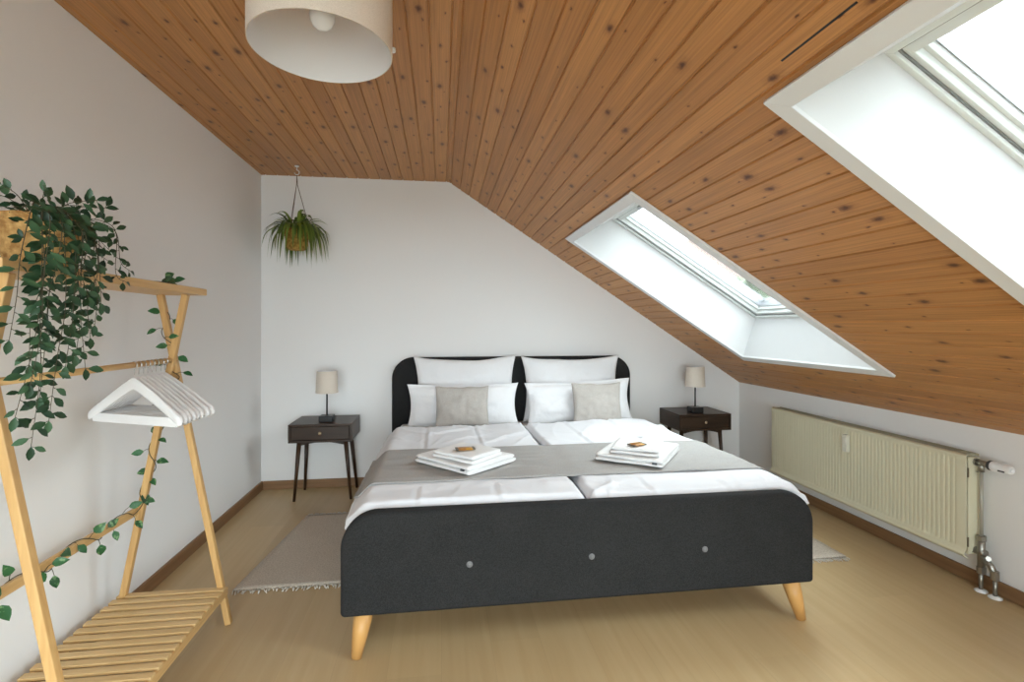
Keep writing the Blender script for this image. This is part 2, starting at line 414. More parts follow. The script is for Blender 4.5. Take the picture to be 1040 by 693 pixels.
# ------------------------------------------------------------------ skylights
def skylight(idx, s0, s1, y0, y1, shear, detail_bar):
    root = empty('window_%d' % idx, SP((s0 + s1) / 2, (y0 + y1) / 2, 0)); struct(root)
    inv = -root.location
    def q(s, y, off): return SP(s, y + shear * (.5 - (s - s0) / (s1 - s0)), off) + inv
    def plate(bm, pl, o0, o1): bm.prism(pl, lambda p: q(p[0], p[1], o0), lambda p: q(p[0], p[1], o1))
    def ring(bm, a0, a1, c0, c1, w, o0, o1, wt=None, wb=None):
        wt = w if wt is None else wt; wb = w if wb is None else wb
        plate(bm, [(a0, c0), (a0 + wt, c0 + w), (a0 + wt, c1 - w), (a0, c1)], o0, o1)
        plate(bm, [(a1 - wb, c0 + w), (a1, c0), (a1, c1), (a1 - wb, c1 - w)], o0, o1)
        plate(bm, [(a0, c0), (a1, c0), (a1 - wb, c0 + w), (a0 + wt, c0 + w)], o0, o1)
        plate(bm, [(a0 + wt, c1 - w), (a1 - wb, c1 - w), (a1, c1), (a0, c1)], o0, o1)
    D = .28; w = .055
    t = MB(); ring(t, s0, s1, y0, y1, w, -.014, -.001); t.build('trim', M['trim'], root, bevel=.002)
    i0, i1, k0, k1 = s0 + w - .004, s1 - w + .004, y0 + w - .004, y1 - w + .004
    b0, b1 = i0 + .145, i1 - .065
    r = MB()
    def panel(A, B_, C_, D_, n):
        vs = [q(*p) for p in (A, B_, C_, D_)]; n = Vector(n) * .02
        r.add(vs + [v + n for v in vs], [(0, 1, 2, 3), (7, 6, 5, 4), (0, 4, 5, 1), (1, 5, 6, 2), (2, 6, 7, 3), (3, 7, 4, 0)])
    sdir = Vector((EX, 0, EZ))
    panel((i0, k0, -.008), (i0, k1, -.008), (b0, k1, D), (b0, k0, D), -sdir)
    panel((i1, k0, -.008), (i1, k1, -.008), (b1, k1, D), (b1, k0, D), sdir)
    panel((i0, k0, -.008), (i1, k0, -.008), (b1, k0, D), (b0, k0, D), (0, -1, 0))
    panel((i0, k1, -.008), (i1, k1, -.008), (b1, k1, D), (b0, k1, D), (0, 1, 0))
    r.build('reveal', M['reveal'], root)
    # fixed frame, seal, sash, bead, glass
    g = MB(); ring(g, b0 - .02, b1 + .02, k0 - .02, k1 + .02, .038, D - .002, D + .13); g.build('frame', M['frame'], root, bevel=.003)
    a0, a1, c0, c1 = b0 + .018, b1 - .018, k0 + .018, k1 - .018
    g = MB(); ring(g, a0 - .004, a1 + .004, c0 - .004, c1 + .004, .010, D + .010, D + .10); g.build('seal', M['seal'], root)
    g = MB(); ring(g, a0 + .003, a1 - .003, c0 + .003, c1 - .003, .018, D + .016, D + .13, wt=.036)
    ring(g, a0 + .018, a1 - .018, c0 + .018, c1 - .018, .016, D + .042, D + .13, wt=.034)
    sash = g.build('sash', M['frame'], root, bevel=.003)
    e0, e1, f0, f1 = a0 + .050, a1 - .032, c0 + .032, c1 - .032
    g = MB(); ring(g, e0, e1, f0, f1, .007, D + .066, D + .13); g.build('glazing_bead', M['alu'], sash)
    g = MB(); plate(g, [(e0 + .002, f0 + .002), (e1 - .002, f0 + .002), (e1 - .002, f1 - .002), (e0 + .002, f1 - .002)], D + .084, D + .088)
    g.build('pane', M['glass'], sash)
    g = MB()
    cy = (k0 + k1) / 2
    g.prism([(a0 + .006, cy - .16), (a0 + .026, cy - .16), (a0 + .026, cy + .16), (a0 + .006, cy + .16)], lambda p: q(p[0], p[1], D - .010), lambda p: q(p[0], p[1], D + .014))
    g.build('handle_bar', M['alu'], sash, bevel=.004)
    # outer flashing closes the gap round the frame
    g = MB(); ring(g, b0 - .16, b1 + .16, k0 - .16, k1 + .16, .16, D + .06, D + .075); g.build('flashing', M['alu'], root)
    # sampling portal over the opening
    L = bpy.data.lights.new('sky_portal', 'AREA'); L.shape = 'RECTANGLE'; L.size = b1 - b0; L.size_y = k1 - k0; L.cycles.is_portal = True
    lo = bpy.data.objects.new('sky_portal', L); COL.objects.link(lo)
    lo.location = SP((b0 + b1) / 2, cy, D + .16)
    z = Vector((NX, 0, NZ)); x = Vector((EX, 0, EZ)); y = z.cross(x)
    lo.rotation_euler = Matrix((x, y, z)).transposed().to_euler()
    return root
skylight(1, .970, 2.555, 2.221, 3.468, .062, True)
skylight(2, .983, 2.568, .030, 1.285, .004, False)
skylight(3, .983, 2.568, -1.450, -.195, .0, False)  # unseen skylight behind the camera, added to brighten the left wall

# unseen glazing behind the camera, added so more daylight fills the room
for n_, (gx0, gx1, gz0, gz1, nb) in enumerate(((wx0, wx1, wz0, wz1, 3), (wx0, ux1, uz0, uz1, 2))):
    gw, gh = gx1 - gx0, gz1 - gz0
    dr = struct(empty('window_%d' % (4 + n_), ((gx0 + gx1) / 2, YF - .05, gz0)))
    b = MB()
    for k in range(nb + 1): b.box((-gw / 2 + .03 + (gw - .06) * k / nb, 0, gh / 2), (.06, .06, gh))
    for z in (.03, gh - .03): b.box((0, 0, z), (gw, .06, .06))
    b.build('frame', M['frame'], dr, bevel=.003)
    b = MB(); b.box((0, 0, gh / 2), (gw - .1, .004, gh - .1)); b.build('pane', M['glass'], dr)
    L = bpy.data.lights.new('front_portal', 'AREA'); L.shape = 'RECTANGLE'; L.size = gw; L.size_y = gh; L.cycles.is_portal = True
    lo = bpy.data.objects.new('front_portal', L); COL.objects.link(lo); lo.location = ((gx0 + gx1) / 2, YF - .11, (gz0 + gz1) / 2)
    lo.rotation_euler = (R(90), 0, 0)

# ------------------------------------------------------------------ outside
b = MB(); b.box((30, 20, -6.1), (160, 160, .2)); g = b.build('ground_outside', mat('pale bounce ground', (.42, .41, .39), .9)); struct(g)  # ground made pale to bounce more daylight into the room
def outside_tree(x, y, top, rad, label, seed):
    rt = thing('tree', (x, y, -6), label, 'tree', 'trees behind the far skylight'); rnd = random.Random(seed)
    t = MB(); t.tube([(0, 0, -.01), (.05, .1, 3), (0, 0, top + 6 - rad)], [.25, .18, .1], 10); t.build('trunk', M['stem'], rt)
    t = MB()
    for k in range(500):
        th = rnd.uniform(0, 2 * pi); ph = math.acos(rnd.uniform(-1, 1)); rr = rad * rnd.uniform(.55, 1)
        c = Vector((rr * sin(ph) * cos(th), rr * sin(ph) * sin(th), rr * .9 * cos(ph) + top + 6 - rad))
        e = Euler((rnd.uniform(0, 6), rnd.uniform(0, 6), rnd.uniform(0, 6))).to_matrix(); w = rnd.uniform(.18, .4)
        vs = [c + e @ Vector((w * cos(a), w * sin(a), .1 * (i % 2))) for i, a in enumerate([k2 * pi / 3 for k2 in range(6)])]
        o = t.add(vs, [(0, 1, 2, 3, 4, 5)])
        tv = rnd.random()
        for i in range(6): t.col[o + i] = tv
    t.build('crown', leaf_mat('tree leaf', (.16, .20, .12), (.42, .46, .34)), rt)
outside_tree(11.2, 16.9, 3.55, 2.9, 'pale green tree outside, seen through the lower pane of the far skylight', 3)
ho = thing('house', (12.2, 26.5, -6), 'house with a reddish roof outside, glimpsed through the far skylight', 'house')
b = MB(); b.box((0, 0, 4.6), (7, 6, 9.2)); b.build('wall', mat('render', (.6, .58, .54), .9), ho)
b = MB(); b.prism([(-3.9, 9.2), (3.9, 9.2), (0, 11.6)], lambda p: (p[0], -3.3, p[1]), lambda p: (p[0], 3.3, p[1])); b.build('roof', mat('clay tiles', (.46, .34, .30), .8), ho)

# ------------------------------------------------------------------ bed
BX0, BX1, FY = -.374, 1.566, 1.95
bed = thing('bed', ((BX0 + BX1) / 2, 3.03, 0), 'wide double bed upholstered in charcoal fabric with splayed wooden legs', 'bed')
def W(o, x, y, z): return (x - o.location.x, y - o.location.y, z - o.location.z)
def rounded_board(x0, x1, z0, z1, r, n=14):
    pl = [(x0, z0), (x1, z0)]
    for k in range(n + 1):
        a = pi / 2 * k / n; pl.append((x1 - r + r * cos(a), z1 - r + r * sin(a)))
    for k in range(n + 1):
        a = pi / 2 + pi / 2 * k / n; pl.append((x0 + r + r * cos(a), z1 - r + r * sin(a)))
    return pl
def board(name, x0, x1, z0, z1, r, y0, y1, bev):
    m = MB(); m.prism(rounded_board(x0, x1, z0, z1, r), lambda p: W(bed, p[0], y0, p[1]), lambda p: W(bed, p[0], y1, p[1]))
    return m.build(name, M['darkfab'], bed, bevel=bev, seg=4)
fb = board('footboard', BX0, BX1, .163, .551, .135, FY, FY + .065, .018)
board('headboard', -.383, 1.556, .16, 1.008, .165, 4.032, 4.108, .018)
for x in (.107, .591, 1.07):
    m = MB(); m.lathe([(0, .006), (.008, .005), (.012, .002), (.0125, -.004)], W(bed, x, FY, .337), 20, axis=(0, -1, 0)); m.build('button', M['button'], fb)
for x in (BX0 + .02, BX1 - .02):
    m = MB(); m.box(W(bed, x, 3.02, .29), (.04, 2.02, .25)); m.build('side_rail', M['darkfab'], bed, bevel=.012, seg=3)
m = MB()
for k in range(14): m.box(W(bed, .596, 2.12 + k * .143, .262), (1.85, .07, .018))
m.box(W(bed, .596, 3.02, .235), (.06, 2.0, .036))
m.build('slat_base', M['beech'], bed)
for tx, ty, fx, fy in ((-.292, 1.992, -.318, 1.975), (1.482, 1.992, 1.522, 1.975), (-.30, 4.0, -.335, 4.03), (1.48, 4.0, 1.52, 4.03)):
    m = MB(); m.tube([W(bed, tx, ty, .165), W(bed, (tx + fx) / 2, (ty + fy) / 2, .085), W(bed, fx, fy, .002)], [.037, .030, .0195], 20)
    m.build('leg', M['beech'], bed)

ma = tag(empty('mattress', (.596, 3.02, .275)), 'white mattress inside the charcoal bed frame under the duvets', 'mattress')
m = MB(); m.box((0, 0, .112), (1.82, 1.98, .224)); m.build('ticking', M['mattress'], ma, bevel=.03, seg=4)

# bedding surface -------------------------------------------------
DX0, DX1, SEAM = -.369, 1.598, .600
def zbase(x, y):
    z = .567 - .012 * sstep(2.2, 3.4, y)
    e = min(x - DX0, DX1 - x)
    z -= .058 * (1 - sstep(0, .09, e)) ** 1.4
    return z
def wr(x, y, k=1):
    """cotton: soft billows plus long slanting creases"""
    a = noise.noise(Vector((x * 3.2, y * 2.0, k * 7.1))) * .007
    a += noise.noise(Vector((x * 9 + y * 3, y * 5 - x * 3, k * 3.3))) * .0022
    for ang, f, amp, sd in ((.75, 5.0, .0085, 9.7), (-.55, 4.2, .0065, 5.2), (1.25, 7.0, .004, 2.9)):
        p = x * cos(ang) + y * sin(ang); q = -x * sin(ang) + y * cos(ang)
        r = 1 - abs(noise.noise(Vector((q * f, p * 1.1, k * sd)))) * 2.4
        m_ = max(0, .5 + noise.noise(Vector((x * 2.5, y * 2.5, k * sd + 20))) * 1.4)
        a += max(0, r) ** 5 * amp * min(1, m_)
    return a
def duvet(name, x0, x1, outer_left, label, k, yend):
    y0, y1 = 2.022, yend
    def top(u, v):
        x = x0 + (x1 - x0) * u; y = y0 + (y1 - y0) * v
        z = zbase(x, y)
        under = sstep(2.16, 2.24, y) * (1 - sstep(2.87, 2.95, y))
        inner = (x1 - x) if outer_left else (x - x0)
        z -= .038 * (1 - sstep(0, .034, inner)) ** 1.5
        z += (2.0 * wr(x, y, k) - .007) * (1 - .8 * under) * sstep(0, .03, min(inner, .03) + .004)
        for cx in (.30, .64):                       # ironed fold lines running the length of the duvet
            d = (u - cx) * (x1 - x0)
            z += (.0045 * math.exp(-(d / .012) ** 2) - .004 * math.exp(-((d + .022) / .012) ** 2)) * (1 - .8 * under)
        # far edge rounds over, foot edge tucks down behind the footboard
        z -= .03 * (1 - sstep(0, .05, y1 - y)) ** 1.5
        z -= .03 * (1 - sstep(0, .035, y - y0)) ** 1.5
        wob = .010 * noise.noise(Vector((y * 3, k, 1.7))) * (1 if not outer_left and u < .02 or outer_left and u > .98 else 0)
        return (x + wob, y + .012 * noise.noise(Vector((x * 5, k, 4))) * v ** 8, z)
    o = tag(empty(name, ((x0 + x1) / 2, (y0 + y1) / 2, .5)), label, 'duvet', 'duvets on the double bed')
    m = MB(); m.grid(lambda u, v: Vector(top(u, v)) - o.location, 96, 150)
    m.build('cover', M['sheet'], o, solid=.024)
    return o
duvet('duvet', DX0, SEAM - .006, True, 'white duvet on the left half of the bed, by the left nightstand', 1, 3.66)
duvet('duvet', SEAM + .006, DX1, False, 'white duvet on the right half of the bed, nearer the radiator', 2, 3.70)
def runner_top(u, v):
    x = DX0 - .004 + (DX1 - DX0 + .008) * u
    yf = 2.245 + .022 * sin(u * 3.1) * .4 - .015 * noise.noise(Vector((x * 2.2, 3, 1))); yb = 2.875 + .02 * noise.noise(Vector((x * 1.6, 8, 1)))
    y = yf + (yb - yf) * v
    z = zbase(min(max(x, DX0 + .002), DX1 - .002), y) + .006 + .003 * noise.noise(Vector((x * 3, y * 9, 2))) + .004 * max(0, 1 - abs(noise.noise(Vector((x * 1.5, y * 10, 5)))) * 3) ** 2
    if abs(x - SEAM) < .2: z -= .004 * math.exp(-((x - SEAM) / .04) ** 2)
    return (x, y, z)
rn = tag(empty('bed_runner', (.6, 2.56, .56)), 'grey linen runner laid across the white duvets under the towels', 'bed runner')
m = MB(); m.grid(lambda u, v: Vector(runner_top(u, v)) - rn.location, 120, 40); m.build('cloth', M['runner'], rn, solid=.004)

# pillows ---------------------------------------------------------
def pillow(name, c, w, h, t, lean, rz, label, cat, group, material, flange=0, seed=1, cx=.06, cy=.07, roll=0):
    o = tag(empty(name, c), label, cat, group)
    Rm = Matrix.Rotation(rz, 3, 'Z') @ Matrix.Rotation(-lean, 3, 'X') @ Matrix.Rotation(roll, 3, 'Y')
    m = MB(); n = 44
    def sheet(sgn):
        def f(a, b_):
            u, v = a * 2 - 1, b_ * 2 - 1
            x = w / 2 * u * (1 - cx * (1 - v * v) * u * u); z = h / 2 * v * (1 - cy * (1 - u * u) * v * v)
            uu, vv = min(1, abs(u) / (1 - flange * h / w)), min(1, abs(v) / (1 - flange))
            th = t / 2 * max(0, (1 - uu ** 2.2) * (1 - vv ** 2.2)) ** .5
            nn = noise.noise(Vector((u * 2.1, v * 2.1, seed * 3.7))) * .26 + noise.noise(Vector((u * 5, v * 4, seed * 1.9 + sgn))) * .15
            # creases running in from the corners
            cr = max(0, 1 - abs(abs(u) - abs(v)) * 5) * max(0, math.hypot(u, v) - .75) * .35
            th = th * (1 + nn) - cr * t * .12
            y = sgn * (max(th, 0) + .0025)
            yw = .012 * noise.noise(Vector((u * 1.5, v * 1.5, seed * 8.1))) * (u * u + v * v)
            return Rm @ Vector((x, y + yw, z + .008 * noise.noise(Vector((u * 2, 4, seed))) * abs(v)))
        return f
    m.grid(sheet(-1), n, n); m.grid(sheet(1), n, n)
    # rim
    W1 = n + 1; off = W1 * W1
    def edge(idx):
        for p, q_ in zip(idx, idx[1:]): m.f.append((p, q_, q_ + off, p + off)); m.mi.append(0); m.sm.append(True)
    edge(list(range(W1))); edge([n * W1 + i for i in range(W1)]); edge([j * W1 for j in range(W1)]); edge([j * W1 + n for j in range(W1)])
    m.build('cover', material, o)
    return o
GP = 'pillows propped against the headboard'
pillow('pillow', (.185, 3.950, .762), .80, .525, .11, R(9), 0, 'large white pillow standing against the left half of the headboard', 'pillow', GP, M['pillow'], 0, 1, .10, .14)
pillow('pillow', (1.030, 3.950, .760), .80, .515, .11, R(9), 0, 'large white pillow standing against the right half of the headboard', 'pillow', GP, M['pillow'], 0, 2, .09, .13)
pillow('pillow', (.163, 3.80, .662), .83, .325, .12, R(10), 0, 'white flanged pillow behind the left grey cushion', 'pillow', GP, M['pillow'], .10, 3, .07, .075)
pillow('pillow', (1.052, 3.80, .668), .84, .335, .12, R(10), R(0), 'white flanged pillow behind the right grey cushion', 'pillow', GP, M['pillow'], .10, 4, .07, .075, R(-2))
GC = 'linen cushions'
pillow('cushion', (.150, 3.682, .670), .385, .30, .10, R(9), 0, 'beige grey linen cushion on the left half of the bed', 'cushion', GC, M['linen'], 0, 5, .045, .08)
pillow('cushion', (1.158, 3.685, .674), .385, .31, .10, R(9), R(3), 'beige grey linen cushion on the right half of the bed', 'cushion', GC, M['linen'], 0, 6, .05, .09)

# towels ----------------------------------------------------------
def towel(c, w, d, h, layers, rz, label, tagside, seed):
    o = tag(empty('towel', c, rz), label, 'towel', 'folded towels on the bed runner'); m = MB()
    lh = h / layers
    for l in range(layers):
        ww, dd = w - .010 * l, d - .012 * l; ox, oy = .003 * (l % 2), -.004 * l
        def f(a, b_, ww=ww, dd=dd, l=l, ox=ox, oy=oy):
            # b_: around the cross-section (rounded fold), a: along x
            x = (a - .5) * ww; t = b_ * 2 * pi
            cy, sz = cos(t), sin(t)
            y = dd / 2 * math.copysign(abs(cy) ** .22, cy); z = lh / 2 * math.copysign(abs(sz) ** .5, sz)
            k = 1 - .25 * max(0, abs(a - .5) * 2 - .96) / .04
            n_ = noise.noise(Vector((x * 7, y * 7, seed + l))) * .0035
            return (x + ox + .004 * noise.noise(Vector((y * 9, 2, seed + l))), y * (1 - .02 * (1 - k)) + oy, lh * (l + .5) + z * k * .96 + n_)
        base_i = m.grid(lambda b_, a: f(a, b_), 40, 26, closed_u=True)
        m.f.append(tuple(base_i + i for i in range(40))); m.mi.append(0); m.sm.append(False)
        e = base_i + 26 * 40; m.f.append(tuple(e + i for i in range(40))); m.mi.append(0); m.sm.append(False)
    body = m.build('terry', M['towel'], o)
    if tagside:
        t = MB(); t.box((w / 2 - .035, -d / 2 - .003, h * .52), (.022, .006, .008)); t.build('care_tag', M['label'], o)
    return o
ZT = .578
towel((.118, 2.530, ZT), .375, .335, .042, 2, R(-48), 'large folded white towel underneath, in the left pile on the runner', True, 1)
towel((.125, 2.475, ZT + .0425), .255, .225, .036, 2, R(-44), 'small folded white towel on top of the left pile', False, 2)
towel((1.022, 2.535, ZT), .335, .425, .042, 2, R(-37), 'large folded white towel underneath, in the right pile on the runner', True, 3)
towel((.995, 2.480, ZT + .0425), .235, .255, .036, 2, R(-30), 'small folded white towel on top of the right pile', False, 4)
def snack(c, w, d, rz, label):
    o = tag(empty('snack_bar', c, rz), label, 'snack', 'wrapped snacks on the towels')
    m = MB()
    m.grid(lambda a, b_: ((a - .5) * w, d / 2 * cos(b_ * 2 * pi), .0065 + .006 * sin(b_ * 2 * pi) * (1 - abs(a * 2 - 1) ** 6 * .7)), 14, 16)
    m.build('wrapper', M['snack'], o)
    for s in (-1, 1):
        m = MB(); m.box((s * (w / 2 + .005), 0, .0065), (.012, d * .9, .004)); m.build('crimped_end', M['snackend'], o)
snack((.113, 2.447, ZT + .079), .070, .060, R(5), 'small orange brown wrapped snack on the left towel pile')
snack((.965, 2.420, ZT + .079), .062, .055, R(22), 'small orange brown wrapped snack on the right towel pile')

# ------------------------------------------------------------------ nightstands and lamps
def nightstand(loc, label):
    r = thing('nightstand', loc, label, 'nightstand', 'nightstands beside the bed')      # origin: middle of front edge on floor; +y to the wall
    w, d, z0, z1 = .432, .365, .433, .562; t = .016
    m = MB()
    m.box((0, d / 2, z1 - t / 2), (w, d, t)); m.box((0, d / 2, z0 + t / 2), (w, d, t))
    for s in (-1, 1): m.box((s * (w - t) / 2, d / 2, (z0 + z1) / 2), (t, d, z1 - z0 - 2 * t))
    m.box((0, d - t / 2, (z0 + z1) / 2), (w - 2 * t, t, z1 - z0 - 2 * t))
    m.build('body', M['walnut'], r, bevel=.002)
    m = MB(); m.box((0, .012, (z0 + z1) / 2), (w - 2 * t - .005, .018, z1 - z0 - 2 * t - .005)); dw = m.build('drawer', M['walnut'], r, bevel=.002)
    m = MB(); m.lathe([(0, .018), (.009, .017), (.012, .012), (.008, .006), (.005, 0)], (0, .003, (z0 + z1) / 2 + .002), 20, axis=(0, -1, 0)); m.build('knob', M['brass'], dw)
    m = MB(); pts = [(-.165, z0), (-.165, z0 - .034)]
    for k in range(13):
        u = -1 + 2 * k / 12; pts.append((u * .14, z0 - .012 - .020 * u * u))
    pts += [(.165, z0 - .034), (.165, z0)]
    m.prism(pts, lambda p: (p[0], .068, p[1]), lambda p: (p[0], .084, p[1])); m.build('apron', M['walnut'], r)
    for x, y, fx, fy in ((-.160, .076, -.196, .078), (.160, .076, .196, .078), (-.160, .29, -.190, .345), (.160, .29, .196, .345)):
        m = MB(); m.tube([(x, y, z0), (fx, fy, .001)], [.0165, .0095], 16); m.build('leg', M['walnutz'], r)
    return r
n1 = nightstand((-.846, 3.722, 0), 'dark walnut nightstand on the left of the bed, beside the left wall')
n2 = dup(n1, (2.053, 3.730, 0), 0, 'dark walnut nightstand on the right of the bed, under the slope')
def table_lamp(loc, label):
    r = thing('table_lamp', loc, label, 'lamp', 'bedside table lamps')
    m = MB(); m.box((0, 0, .0225), (.096, .096, .045)); m.build('base', M['black'], r, bevel=.006, seg=3)
    m = MB(); m.tube([(0, 0, .044), (0, 0, .25)], .006, 14); m.build('pole', M['black'], r)
    m = MB(); m.lathe([(.078, .208), (.070, .366)], n=48); m.lathe([(.0768, .208), (.0688, .366)], n=48, mi=1)
    m.lathe([(.0768, .208), (.078, .208)], n=48); m.lathe([(.0688, .366), (.070, .366)], n=48)
    m.keep_normals = True
    m.build('lamp_shade', [M['lampfab'], M['lampin']], r)
    m = MB(); m.lathe([(.012, .235), (.013, .26), (.026, .285), (.028, .305), (.02, .325), (0, .333)], n=20); m.build('bulb', M['bulb'], r)
    return r
t1 = table_lamp((-.823, 3.83, .5625), 'small table lamp with cream shade on the left nightstand')
t2 = dup(t1, (2.018, 3.83, .5625), 0, 'small table lamp with cream shade on the right nightstand')

# ------------------------------------------------------------------ rugs
def rug(x0, x1, y0, y1, label, skew):
    o = tag(empty('rug', ((x0 + x1) / 2, (y0 + y1) / 2, 0)), label, 'rug', 'small woven rugs beside the bed')
    m = MB()
    m.grid(lambda u, v: (x0 + (x1 - x0) * u + skew * v - o.location.x, y0 + (y1 - y0) * v - o.location.y, .008 + .0015 * noise.noise(Vector((u * 9, v * 9, x0)))), 20, 24)
    m.build('pile', M['rug'], o, solid=.006)
    rnd = random.Random(5)
    for yy, s, sk in ((y0, -1, 0), (y1, 1, skew)):
        m = MB(); x = x0 + .005
        while x < x1:
            l = rnd.uniform(.018, .036); a = rnd.uniform(-.014, .014)
            p = Vector((x + sk, yy, 0)) - o.location
            m.tube([p + Vector((0, 0, .006)), p + Vector((a * .5, s * l * .5, .007)), p + Vector((a, s * l, .003))], [.0028, .0034, .0024], 5)
            x += rnd.uniform(.008, .015)
        m.build('fringe', M['fringe'], o)
rug(-.975, -.28, 2.545, 3.50, 'beige grey fringed rug on the floor at the left side of the bed', .10)
rug(1.46, 2.16, 2.46, 3.40, 'pale fringed rug showing past the right side of the bed', -.02)

# ------------------------------------------------------------------ radiator
RX, RY0, RY1, RZ0, RZ1 = 2.475, 2.093, 3.53, .143, .640
ra = thing('radiator', (RX + .04, (RY0 + RY1) / 2, 0), 'cream ribbed panel radiator on the knee wall under the slope', 'radiator')
m = MB(); NR = 58; NYS = NR * 8
def radf(u, v):
    y = RY1 + (RY0 - RY1) * u; z = RZ0 + (RZ1 - RZ0) * v
    ph = (u * NR) % 1
    ch = sstep(.62, .74, ph) * (1 - sstep(.88, 1.0, ph))
    bl = sstep(.085, .12, v) * (1 - sstep(.93, .955, v)) * (1 if .03 < u < .97 else 0)
    x = RX + .0042 * ch * bl
    lip = math.exp(-((v - .045) / .028) ** 2) * .016 + math.exp(-((v - .975) / .016) ** 2) * .004
    e = sstep(0, .02, v) * (1 - sstep(.985, 1, v) * .7)
    x -= lip; x += .012 * (1 - e)
    return W(ra, x, y, z)
m.grid(radf, NYS, 60); m.build('front_panel', M['cream'], ra, solid=.004)
m = MB(); m.box(W(ra, RX + .043, (RY0 + RY1) / 2, (RZ0 + RZ1) / 2 + .002), (.052, RY1 - RY0 - .01, RZ1 - RZ0 - .03)); m.build('body', M['cream'], ra, bevel=.006)
m = MB()
for k in range(60): m.box(W(ra, RX + .042, RY0 + .02 + k * (RY1 - RY0 - .04) / 59, RZ1 - .004), (.055, .006, .010))
for dx in (.012, .070): m.box(W(ra, RX + dx, (RY0 + RY1) / 2, RZ1 - .004), (.006, RY1 - RY0 - .004, .012))
m.build('top_grille', M['grille'], ra)
m = MB(); m.box(W(ra, RX + .042, RY0 + .001, (RZ0 + RZ1) / 2 + .01), (.066, .006, RZ1 - RZ0 - .05)); sp_ = m.build('side_panel', M['cream'], ra, bevel=.002)
for z in (.555, .225):
    m = MB(); m.box(W(ra, RX + .006, RY0 - .0035, z), (.006, .004, .045)); m.build('slot', M['brassold'], sp_)
m = MB(); m.box(W(ra, RX - .016, 2.80, .535), (.026, .034, .105)); m.box(W(ra, RX - .030, 2.80, .553), (.006, .026, .035))
m.build('heat_meter', M['cream2'], ra, bevel=.004)
# valve set at the near end
VX, VY = RX + .050, 2.066
m = MB(); m.tube([W(ra, VX, RY0 + .01, .605), W(ra, VX, VY + .02, .605)], .012, 14); m.tube([W(ra, VX, VY + .035, .605), W(ra, VX, VY + .018, .605)], .019, 8, smooth=False)
m.tube([W(ra, VX, VY + .02, .605), W(ra, VX, VY - .035, .605)], .014, 14); m.tube([W(ra, VX, VY, .605), W(ra, VX, VY, .565)], .013, 14)
m.tube([W(ra, VX, VY + .012, .560), W(ra, VX, VY + .012, .560 + .001)], .012, 8)
m.build('valve_body', M['chrome'], ra)
m = MB(); m.lathe([(.021, 0), (.023, .004), (.023, .014), (.021, .016)], W(ra, VX, VY - .035, .605), 24, axis=(0, -1, 0)); m.build('collar', M['rubber'], ra)
m = MB(); m.lathe([(.022, 0), (.0235, .004), (.0235, .022), (.0215, .024), (.0205, .055), (.0205, .060), (.0195, .078), (.015, .083), (.010, .083), (.009, .076), (0, .076)], W(ra, VX, VY - .049, .605), 28, axis=(0, -1, 0))
for k in range(12):
    a = 2 * pi * k / 12; m.box(Vector(W(ra, VX, VY - .088, .605)) + Vector((.0212 * cos(a), 0, .0222 * sin(a))), (.003, .030, .003))
th = m.build('thermostat_head', M['plastic'], ra)
m = MB(); m.box(Vector(W(ra, VX, VY - .10, .605)) + Vector((-.019, 0, -.010)), (.006, .026, .006)); m.build('dial_mark', M['rubber'], th)
m = MB(); m.tube([W(ra, VX, VY, .57), W(ra, VX, VY, .255)], .0075, 12); m.build('riser_pipe', M['pipe'], ra)
m = MB(); m.tube([W(ra, VX, RY0 + .01, .185), W(ra, VX, VY + .02, .185)], .011, 12); m.tube([W(ra, VX, VY + .038, .185), W(ra, VX, VY + .020, .185)], .018, 8, smooth=False)
m.tube([W(ra, VX, VY, .26), W(ra, VX, VY, .10)], .015, 14); m.tube([W(ra, VX, VY, .262), W(ra, VX, VY, .240)], .019, 8, smooth=False)
m.tube([W(ra, VX, VY + .02, .185), W(ra, VX, VY - .02, .185)], .016, 14)
m.tube([W(ra, VX, VY, .175), W(ra, VX - .004, VY - .045, .140), W(ra, VX - .004, VY - .062, .105)], .014, 14)
m.tube([W(ra, VX - .004, VY - .062, .125), W(ra, VX - .004, VY - .062, .085)], .017, 8, smooth=False)
m.tube([W(ra, VX - .006, VY - .03, .168), W(ra, VX - .022, VY - .05, .176)], .011, 10)
m.tube([W(ra, VX, VY, .115), W(ra, VX, VY, .085)], .018, 8, smooth=False)
m.build('lower_valve', M['chrome'], ra)
for yy, zz in ((VY, .10), (VY - .062, .09)):
    m = MB(); m.tube([W(ra, VX - .002, yy, zz), W(ra, VX - .002, yy, .0)], .0085, 12); pp = m.build('floor_pipe', M['chrome'], ra)
    m = MB(); m.lathe([(.026, 0), (.026, .003), (.018, .009), (.009, .011)], W(ra, VX - .002, yy, .0005), 24); m.build('rosette', M['plastic'], pp)

# ------------------------------------------------------------------ pendant lamp
pl = thing('pendant_lamp', (-.342, 1.531, 2.05), 'large cream drum lampshade hanging from the pine ceiling', 'lamp')
m = MB(); m.keep_normals = True; RS = .198; H = .235
m.lathe([(RS, 0), (RS, H)], n=72); m.lathe([(RS - .003, 0), (RS - .003, H)], n=72, mi=1); m.lathe([(RS - .003, 0), (RS, 0)], n=72); m.lathe([(RS - .003, H), (RS, H)], n=72)
shd = m.build('lamp_shade', [M['lampfab'], M['lampin']], pl)
m = MB(); m.lathe([(0, .060), (.014, .063), (.026, .072), (.034, .087), (.0355, .100), (.032, .118), (.022, .135), (.016, .150), (.015, .165)], n=28); m.build('bulb', M['bulb'], pl)
m = MB(); m.lathe([(.019, .150), (.02, .215), (.012, .225), (.004, .228)], n=24); m.build('socket', M['plastic'], pl)
m = MB(); m.tube([(0, 0, .22), (0, 0, .352)], .0035, 8); m.build('cable', M['plastic'], pl)
